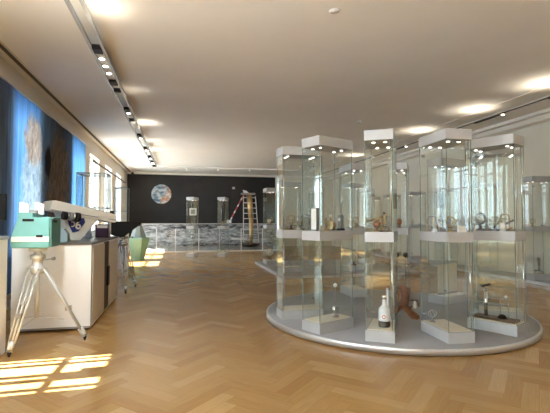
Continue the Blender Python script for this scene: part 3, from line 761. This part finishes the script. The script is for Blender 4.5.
ring_dial('shiny ring dial on the shelf of the left edge showcase', at('A', .04, .07), V['A'][1] + 1.2, 1.1, 'chrome')

# exhibits in the outlying cases
kinds = (armillary, table_globe, telescope, microscope, ring_dial, sundial)
where = {'J': 'the case beside the gold lander leg', 'J2': 'the near left case of the low platform', 'J3': 'the middle case of the low platform',
         'J4': 'the angled case of the low platform', 'J5': 'the far right case of the low platform', 'P': 'the window case behind the white console',
         'Q': 'the window case beyond the black instrument', 'T': 'the right lit glass column'}
for k in range(6): where['K%d' % k] = 'the right wall case ' + wr[k]
nm = {armillary: 'brass armillary sphere', table_globe: 'small table globe', telescope: 'small tripod telescope', microscope: 'brass microscope', ring_dial: 'upright ring dial', sundial: 'flat sundial'}
for q, (v, ph) in enumerate(where.items()):
    for j, x in enumerate((-.16, .14)):
        fn = kinds[(q * 2 + j) % 6]
        fn('%s on the shelf of %s' % (nm[fn], ph), at(v, x, 0), 0.5 + q, .95 if fn is not sundial else .85)
for v, ph in (('J', 'low in the case beside the gold lander leg'), ('J2', 'low in the near left case of the low platform'), ('J4', 'low in the angled case of the low platform'), ('K0', 'low in the nearest right wall case')):
    fn = telescope if v in ('J2', 'K0') else table_globe
    fn('%s standing %s' % ('large grey telescope' if fn is telescope else 'large globe', ph), at(v, 0, 0, False), 0.8, 1.7, 'grey_mid' if fn is telescope else 'ivory')
t = thing('framed_sheet', 'white framed sheet on thin stand inside the left lit glass column', 'framed sheet', at('R', 0, -.02), 0)
MB().lathe([(0, 0), (.07, 0), (.07, .012), (.01, .02), (.008, .46), (0, .46)], (0, 0, 0), 'grey_mid', 16).build('stand', t)
MB().bx(-.15, .15, -.02, -.008, .45, .76, 'white').build('frame', t)
MB().bx(-.09, .09, -.023, -.02, .51, .70, 'grey_mid').build('sheet', t)

# framed dark picture on right wall
t = thing('framed_picture', 'small dark framed portrait-format picture on the right wall', 'picture', (XR, 13.05, 2.28))
MB().bx(-.03, 0, -.26, .26, -.33, .33, 'wood').build('frame', t, .004)
MB().bx(-.034, -.03, -.20, .20, -.27, .27, pbr('dark_painted_canvas', (.09, .06, .045), .6, var=.8, scale=5)).build('canvas', t)

# ------------------------------------------------------------------ cabinet
t = thing('white_cabinet', 'long white cabinet with dark worktop at the left', 'cabinet', (0, 0, 0))
cx0, cx1, cy0, cy1, cz = -2.2, -1.21, 6.2, 8.62, 1.2
MB().bx(cx0, cx1, cy0, cy1, .03, cz - .03, 'cab_white').bx(cx0 + .03, cx1 - .03, cy0 + .03, cy1 - .03, 0, .03, 'slot_brown').build('body', t, .004)
MB().bx(cx0 - .005, cx1 + .012, cy0 - .012, cy1 + .005, cz - .03, cz, 'cab_top').build('worktop', t, .003)
MB().bx(cx1, cx1 + .006, cy0 + .0, cy0 + .045, .03, cz - .03, 'cab_edge').bx(cx0, cx1 + .006, cy0 - .005, cy0, .03, .055, 'cab_edge').build('edge_profile', t)
for a, b in ((cy0 + .07, 7.16), (7.62, cy1 - .03)):
    d = MB().bx(cx1, cx1 + .014, a, b, .07, cz - .06, 'cab_panel').build('door', t, .003); d['label'] = 'beige side door'
MB().bx(cx1 - .002, cx1 + .004, 7.17, 7.61, .05, cz - .04, 'slot_brown').build('recess', t)
MB().bx(cx1 + .004, cx1 + .03, 7.42, 7.58, .42, .74, 'black').build('handle', t, .004)

# ------------------------------------------------------------------ white console on the cabinet
N, Fp = Vector((-1.90, 6.78, 0)), Vector((-1.05, 7.40, 0))
d = (Fp - N).normalized(); nrm = Vector((d.y, -d.x, 0)); ln = (Fp - N).length; dep = .34
t = thing('white_console', 'white wedge-shaped instrument console with sloping top on the cabinet', 'scientific instrument', (N.x, N.y, cz), math.atan2(d.y, d.x))
# local: x along the slab, -y towards the viewer, z from the worktop
MB().hull([(x, y, z) for y in (0, dep) for x, z in ((0, .465), (.02, .60), (.07, .612), (ln, .405), (ln, .295), (ln - .03, .275))], 'white_enamel').build('slab', t, .008)
MB().prism([(0.01, .462), (ln - .01, .305), (ln - .01, .320), (0.01, .477)], 1, -.004, .003, 'grey_mid').build('seam', t)
MB().bx(.74, 1.0, -.006, .002, .335, .385, 'alu').build('side_plate', t)
MB().hull([(.16, .03, .44), (.76, .03, .345), (.16, dep - .03, .44), (.76, dep - .03, .345), (.33, .05, 0), (.47, .05, 0), (.33, dep - .06, 0), (.47, dep - .06, 0)], 'white_enamel').build('pedestal', t, .006)
MB().prism([(.55, .508), (ln - .05, .412), (ln - .05, .424), (.55, .520)], 1, .03, dep - .04, 'black').build('top_panel', t)
MB().cyl((ln - .06, .06, .41), (ln - .06, .06, .47), .035, 'black').build('knob', t)
# sloped front of pedestal runs from y=.03 (top) to y=.05 (foot)
st = MB().prism([(.34, .12), (.43, .14), (.53, .28), (.51, .345), (.34, .355), (.26, .33), (.28, .24)], 1, .022, .034, 'navy').build('sticker', t)
cu = bpy.data.curves.new('digit_shape', 'FONT'); cu.body = '6'; cu.size = .19; cu.extrude = .002; cu.align_x = 'CENTER'; cu.offset = .005
tmp = bpy.data.objects.new('digit_shape', cu); COL.objects.link(tmp)
bpy.context.view_layer.update()
me = bpy.data.meshes.new_from_object(tmp.evaluated_get(bpy.context.evaluated_depsgraph_get())); bpy.data.objects.remove(tmp)
me.materials.clear(); me.materials.append(M['white'])
dg = bpy.data.objects.new('white_numeral', me); COL.objects.link(dg); dg.parent = t; dg.rotation_euler = (PI / 2, 0, 0); dg.location = (.42, .021, .175)
MB().torus((.33, .021, .25), .035, .010, 'white', (0, 1, 0), 24, 6, PI * .35, PI * 1.65).build('white_mark', t)
ey = MB()
for x0, x1, r, m in ((0.14, 0.20, .062, 'black'), (0.20, 0.24, .045, 'chrome'), (0.24, 0.28, .066, 'grey_mid'), (0.28, 0.33, .055, 'chrome'), (0.33, 0.39, .072, 'black')):
    ey.cyl((x0, -.08, .40 - .12 * x0), (x1, -.08, .40 - .12 * x1), r, m, n=20)
ey.bx(.24, .28, -.08, .05, .39, .43, 'grey_mid'); ey.build('eyepiece', t)
# grey-blue box in front
t = thing('grey_blue_box', 'low grey-blue metal box on the cabinet in front of the console', 'box', (-1.72, 6.50, cz), .1)
MB().prism([(-.14, 0), (.14, 0), (.14, .12), (.09, .19), (-.14, .19)], 1, -.12, .12, 'grey_blue').build('case', t, .006)
MB().bx(-.10, .05, -.124, -.12, .04, .09, 'mint_grey').build('plate', t)
# small things at the far end of the worktop
t = thing('pale_blue_device', 'small pale blue plastic device at the far end of the cabinet', 'device', (-1.62, 8.05, cz), .2)
MB().bx(-.07, .07, -.06, .06, 0, .04, 'pale_blue').build('foot', t, .004)
MB().lathe([(0, .04), (.05, .04), (.04, .12), (.055, .22), (.03, .29), (0, .30)], (0, 0, 0), 'pale_blue', 20).build('column', t)
t = thing('plum_box', 'dark plum box with white tubular handle on the cabinet', 'box', (-1.42, 8.22, cz), .25)
MB().bx(-.12, .10, -.08, .08, 0, .24, 'plum').build('case', t, .006)
MB().bx(-.10, .08, -.084, -.08, .17, .22, 'white').build('nameplate', t)
MB().cyl((.13, -.06, .0), (.13, -.06, .27), .016, 'alu', n=12).cyl((.13, .06, 0), (.13, .06, .27), .016, 'alu', n=12).cyl((.13, -.06, .27), (.13, .06, .27), .016, 'alu', n=12).build('handle', t)

# ------------------------------------------------------------------ tripods and instruments
def tripod(label, cat, c, feet, hz, apex, m, group, spread=.45):
    t = thing('surveying_tripod', label, cat, (c[0], c[1], 0), 0, group)
    for fx, fy in feet:
        p = Vector((fx - c[0], fy - c[1], 0)); dr = p.normalized(); sd = Vector((-dr.y, dr.x, 0))
        b = MB(); kn = p * .62 + Vector((0, 0, 0)); kn.z = 0
        lo = Vector((p.x, p.y, .05)); top = dr * .075 + Vector((0, 0, apex))
        midp = lo.lerp(top, .42)
        for s in (-1, 1): b.cyl(lo.lerp(top, .1) + sd * s * .034, top + sd * s * .07, .013, m, n=10)
        b.cyl(lo, lo.lerp(top, .9), .014, m, n=10); b.cyl(lo, lo.lerp(top, .12), .03, m, .036, n=12)
        b.box(midp, (.07, .07, .05), 'grey_mid', Matrix.Rotation(math.atan2(dr.y, dr.x), 3, 'Z'))
        lg = b.build('leg', t)
        MB().cyl((p.x, p.y, 0), (p.x * .995, p.y * .995, .075), .010, 'black', .03, n=12).build('rubber_foot', lg)
    MB().cyl((0, 0, spread - .12), (0, 0, apex), .028, m).build('centre_column', t)
    b = MB()
    for fx, fy in feet:
        p = Vector((fx - c[0], fy - c[1], 0)); b.cyl((0, 0, spread - .1), (p.x * (1 - spread / apex * .9), p.y * (1 - spread / apex * .9), spread * .62), .007, m, n=8)
    b.build('spreader', t)
    MB().lathe([(0, apex - .08), (.07, apex - .06), (.085, apex - .02), (.085, apex + .03), (.06, apex + .045), (.06, hz - .15), (.085, hz - .14), (.085, hz - .09), (.045, hz - .08), (.045, hz - .045), (.10, hz - .04), (.10, hz), (0, hz)], (0, 0, 0), m, 28).build('head', t)
    MB().cyl((.05, 0, apex + .10), (.17, -.04, apex + .12), .008, 'grey_mid', n=8).cyl((.17, -.04, apex + .12), (.20, -.05, apex + .125), .022, 'grey_mid').build('pan_lever', t)
    return t
TG = 'metal surveying tripods'
tripod('pale metal tripod carrying the teal instrument in front of the cabinet', 'tripod', (-1.70, 5.60), ((-1.84, 5.17), (-1.17, 5.69), (-2.10, 6.02)), 1.18, .92, 'steel', TG)
t = thing('distance_meter', 'teal boxy surveying instrument with a white stripe on the tripod', 'surveying instrument', (-1.73, 5.63, 1.18))
MB().hull([(x, y, z) for y in (-.2, .2) for x, z in ((-.21, 0), (.20, 0), (.20, .37), (-.10, .37), (-.15, .34), (-.22, .10))], 'teal').build('body', t, .012)
MB().bx(.20, .222, -.19, .19, .01, .36, 'teal_dark').build('side_panel', t, .006)
MB().bx(-.205, .198, -.207, -.199, .075, .135, 'white').build('stripe', t)
MB().bx(.06, .13, -.210, -.206, .125, .155, 'black').build('nameplate', t)
MB().bx(-.15, .02, -.20, -.02, .345, .42, 'teal').build('top_housing', t, .012)
MB().cyl((-.02, -.06, .37), (-.02, -.06, .45), .05, 'grey_mid').build('top_knob', t)
MB().bx(-.09, .03, -.212, -.19, .315, .345, 'black').build('carry_grip', t, .004)
MB().cyl((.18, -.1, .33), (.25, -.1, .33), .03, 'black').build('side_knob', t)
MB().bx(-.20, .0, .02, .19, .37, .41, 'teal').build('rear_housing', t, .01)
for x in (-.19, -.02):  # white shapes modelled in place of the bright light patches on the banner behind
    MB().hull([(x - .05, .12, .40 if x < 0 else .365), (x + .06, .12, .40 if x < 0 else .365), (x - .05, .16, .40 if x < 0 else .365), (x + .06, .16, .40 if x < 0 else .365), (x - .05, .12, .55), (x - .02, .12, .56), (x + .06, .12, .53), (x - .05, .16, .55), (x + .06, .16, .53)], 'white').build('bright_patch', t)

tripod('thin chrome tripod under the black instrument beyond the cabinet', 'tripod', (-1.22, 9.55), ((-1.10, 9.08), (-1.0, 10.02), (-1.62, 9.5)), 1.17, 1.02, 'chrome', TG, .5)
t = thing('black_instrument', 'large black sloping instrument on the chrome tripod', 'surveying instrument', (-1.26, 9.55, 1.17), .15)
MB().hull([(x, y, z) for y in (-.13, .13) for x, z in ((-.30, .16), (-.26, .33), (.33, .31), (.35, .23), (.10, .16), (-.10, 0), (.06, 0), (-.26, .05))], 'black').build('body', t, .01)
MB().cyl((.33, 0, .27), (.39, 0, .265), .045, 'black').build('eyepiece', t)
MB().cyl((-.05, -.13, .2), (-.05, -.16, .2), .035, 'black').build('knob', t)

# mint green faceted apparatus
t = thing('mint_pedestal', 'mint green faceted pedestal with grey pyramid top at the far left', 'apparatus', (-1.62, 17.0, 0), .39)
MB().lathe([(0, 0), (.25, 0), (.25, .04), (.46, .78), (.46, .86), (0, .86)], (0, 0, 0), 'mint', 8).build('body', t)
MB().lathe([(.30, .86), (.30, .90), (.16, 1.30), (.12, 1.36), (0, 1.36)], (0, 0, 0), 'mint_grey', 8).build('hood', t)
for nme in ('body', 'hood'):
    for o in [c for c in bpy.data.objects if c.parent == t]:
        for p in o.data.polygons: p.use_smooth = False

# plinth at the left frame edge
t = thing('white_plinth', 'narrow white plinth with a grey top left of the teal instrument', 'plinth', (-2.17, 5.24, 0))
MB().bx(-.22, .22, -.13, .13, 0, 1.29, 'white').build('body', t, .003)
MB().bx(-.23, .23, -.14, .14, 1.29, 1.33, 'grey_mid').build('top', t, .003)
t = thing('black_monitor', 'black screen on a short stem standing on the white plinth', 'screen', (-2.17, 5.24, 1.33))
MB().bx(-.1, .1, -.08, .08, 0, .012, 'black').cyl((0, 0, .012), (0, 0, .2), .02, 'black').build('stand', t)
MB().bx(-.24, .245, -.02, .02, .18, .48, 'screen_black').build('case', t, .006)

# ------------------------------------------------------------------ moon landing display
mp = MB(); mp.bx(-2.0, 5.4, 22.7, 22.78, 0.0, 1.33, 'moon').bx(-2.0, 5.4, 22.68, 22.80, 1.33, 1.36, 'alu')
tag(mp.build('moon_landscape_panel'), 'long grey printed moon landscape panel before the black wall', 'panel')
g = MB(); nx, ny = 60, 18
gv = [[g.bm.verts.new((-2.0 + 7.4 * i / nx, 20.7 + 1.97 * j / ny, .05 + (.03 * math.sin(i * 1.7 + j) + .04 * random.random() + .10 * (j / ny) ** 2 if 0 < i < nx and 0 < j else 0))) for j in range(ny + 1)] for i in range(nx + 1)]
for i in range(nx):
    for j in range(ny):
        f = g.bm.faces.new((gv[i][j], gv[i + 1][j], gv[i + 1][j + 1], gv[i][j + 1])); f.material_index = g.mi('moon_dust'); f.smooth = True
for pts in ([gv[i][0] for i in range(nx + 1)],):
    lo = [g.bm.verts.new((v.co.x, v.co.y, 0)) for v in pts]
    for i in range(nx): g.bm.faces.new((lo[i], lo[i + 1], pts[i + 1], pts[i])).material_index = g.mi('moon_dust')
for side in (0, nx):
    pts = gv[side]; lo = [g.bm.verts.new((v.co.x, v.co.y, 0)) for v in pts]
    for j in range(ny): g.bm.faces.new((lo[j], lo[j + 1], pts[j + 1], pts[j])).material_index = g.mi('moon_dust')
tag(g.build('moon_ground'), 'bumpy grey moon dust floor behind the glass barrier', 'display floor', None, 'stuff')
t = thing('glass_barrier', 'low glass barrier with thin pale posts before the moon landscape', 'barrier', (0, 20.5, 0))
px = [-2.0, -1.13, -.25, .85, 1.85, 2.92, 4.0, 5.1]
for x in px: MB().bx(x - .022, x + .022, -.022, .022, 0, 1.12, 'alu').build('post', t)
for a, b in zip(px, px[1:]): MB().pane(a + .03, b - .03, -.005, .005, .08, 1.08, 'glass', 'glass_edge').build('glass_panel', t)
MB().bx(-2.0, 5.12, -.04, .04, 0, .06, 'alu').build('bottom_rail', t)

lx, ly = 3.50, 21.55
t = thing('lander_leg', 'gold-foil lander leg with ladder and footpad in the moon display', 'spacecraft leg', (lx, ly, .175))
MB().lathe([(0, 0), (.34, 0), (.53, .07), (.57, .13), (.53, .13), (.32, .05), (0, .05)], (0, 0, 0), 'slot_brown', 32).build('footpad', t)
MB().cyl((.10, 0, .05), (.10, .05, 1.5), .10, 'gold', .12).cyl((.10, .05, 1.5), (.0, .12, 2.75), .14, 'gold', .14).build('strut', t)
ld = t
for s in (-1, 1): MB().cyl((s * .40 + .05, -.30, .22), (s * .32, -.02, 2.62), .022, 'alu', n=8).build('ladder_rail', t)
for k in range(9):
    f = k / 8; z = .35 + 2.2 * f; x = .40 - .08 * f; yq = -.30 + .28 * f + .01
    MB().cyl((-x + .05 * (1 - f), yq, z), (x + .05 * (1 - f), yq, z), .020, 'alu', n=8).build('rung', t)
MB().bx(-.42, .30, -.1, .3, 2.72, 2.80, 'grey_mid').build('porch', t)
MB().hull([(-.30, -.1, 2.80), (-.05, -.1, 2.80), (-.30, .1, 2.80), (-.05, .1, 2.80), (-.36, 0, 2.95), (-.18, 0, 2.92)], 'white').build('white_cover', t)
MB().cyl((-.30, 0, 2.7), (-1.0, .05, 1.35), .03, 'red', n=10).build('outrigger', t)
for k in range(4):
    f0 = (k * 2 + 1) / 8; f1 = f0 + .09
    a, b = Vector((-.30, 0, 2.7)), Vector((-1.0, .05, 1.35))
    MB().cyl(a.lerp(b, f0), a.lerp(b, f1), .033, 'white', n=10).build('white_band', t)
MB().box((-1.06, .05, 1.30), (.22, .18, .16), 'white').build('end_box', t)
MB().cyl((-1.06, .05, 1.24), (-1.02, .05, -.02), .02, 'grey_mid', n=8).build('end_leg', t)
MB().cyl((-.95, -.2, .42), (-.15, -.1, .38), .05, 'white', n=10).build('probe', t)
MB().cyl((-.55, -.16, .4), (-.55, -.16, -.06), .015, 'grey_mid', n=8).build('probe_stay', t)

# globe picture on the far wall, small camera
t = thing('earth_picture', 'round picture of planet earth on the black far wall', 'picture', (-1.08, Y1, 3.0))
MB().cyl((0, 0, 0), (0, -.03, 0), .54, 'earth', n=64).build('print', t)
MB().torus((0, -.015, 0), .54, .012, 'black', (0, 1, 0), 64, 6).build('rim', t)
t = thing('security_camera', 'small white camera on the black wall above the ladder', 'camera', (2.95, Y1, 3.4))
MB().cyl((0, 0, 0), (0, -.1, 0), .02, 'white', n=8).build('bracket', t)
MB().box((0, -.14, 0), (.14, .12, .12), 'white').build('housing', t)
t = thing('ceiling_camera', 'small dark camera up in the far left corner', 'camera', (-2.6, Y1 - .25, 4.2))
MB().cyl((0, 0, 0), (0, 0, -.06), .02, 'black', n=8).build('bracket', t)
MB().box((0, 0, -.11), (.13, .14, .11), 'black').build('housing', t)

# ------------------------------------------------------------------ daylight
w = bpy.data.worlds.new('sky'); S.world = w; w.use_nodes = True
bg = w.node_tree.nodes['Background']; bg.inputs[0].default_value = (0.74, 0.88, 1.0, 1); bg.inputs[1].default_value = 9.0
sl = bpy.data.lights.new('sun', 'SUN'); sl.energy = 55; sl.angle = math.radians(0.6); sl.color = (0.94, 0.975, 1.0)
so = bpy.data.objects.new('sun', sl); COL.objects.link(so)
el = math.radians(56)
so.rotation_euler = Vector((math.cos(el), 0.02, -math.sin(el))).to_track_quat('-Z', 'Y').to_euler(); so.location = (-10, 5, 12)

# ------------------------------------------------------------------ camera
cam = bpy.data.cameras.new('camera'); co = bpy.data.objects.new('camera', cam); COL.objects.link(co)
cam.sensor_width = 36; cam.lens = 36 * 415 / 550; cam.clip_start = 0.05; cam.clip_end = 200
co.location = (0, 0, 1.5); co.rotation_euler = (math.radians(92.0), 0, -math.radians(12.76))
S.camera = co
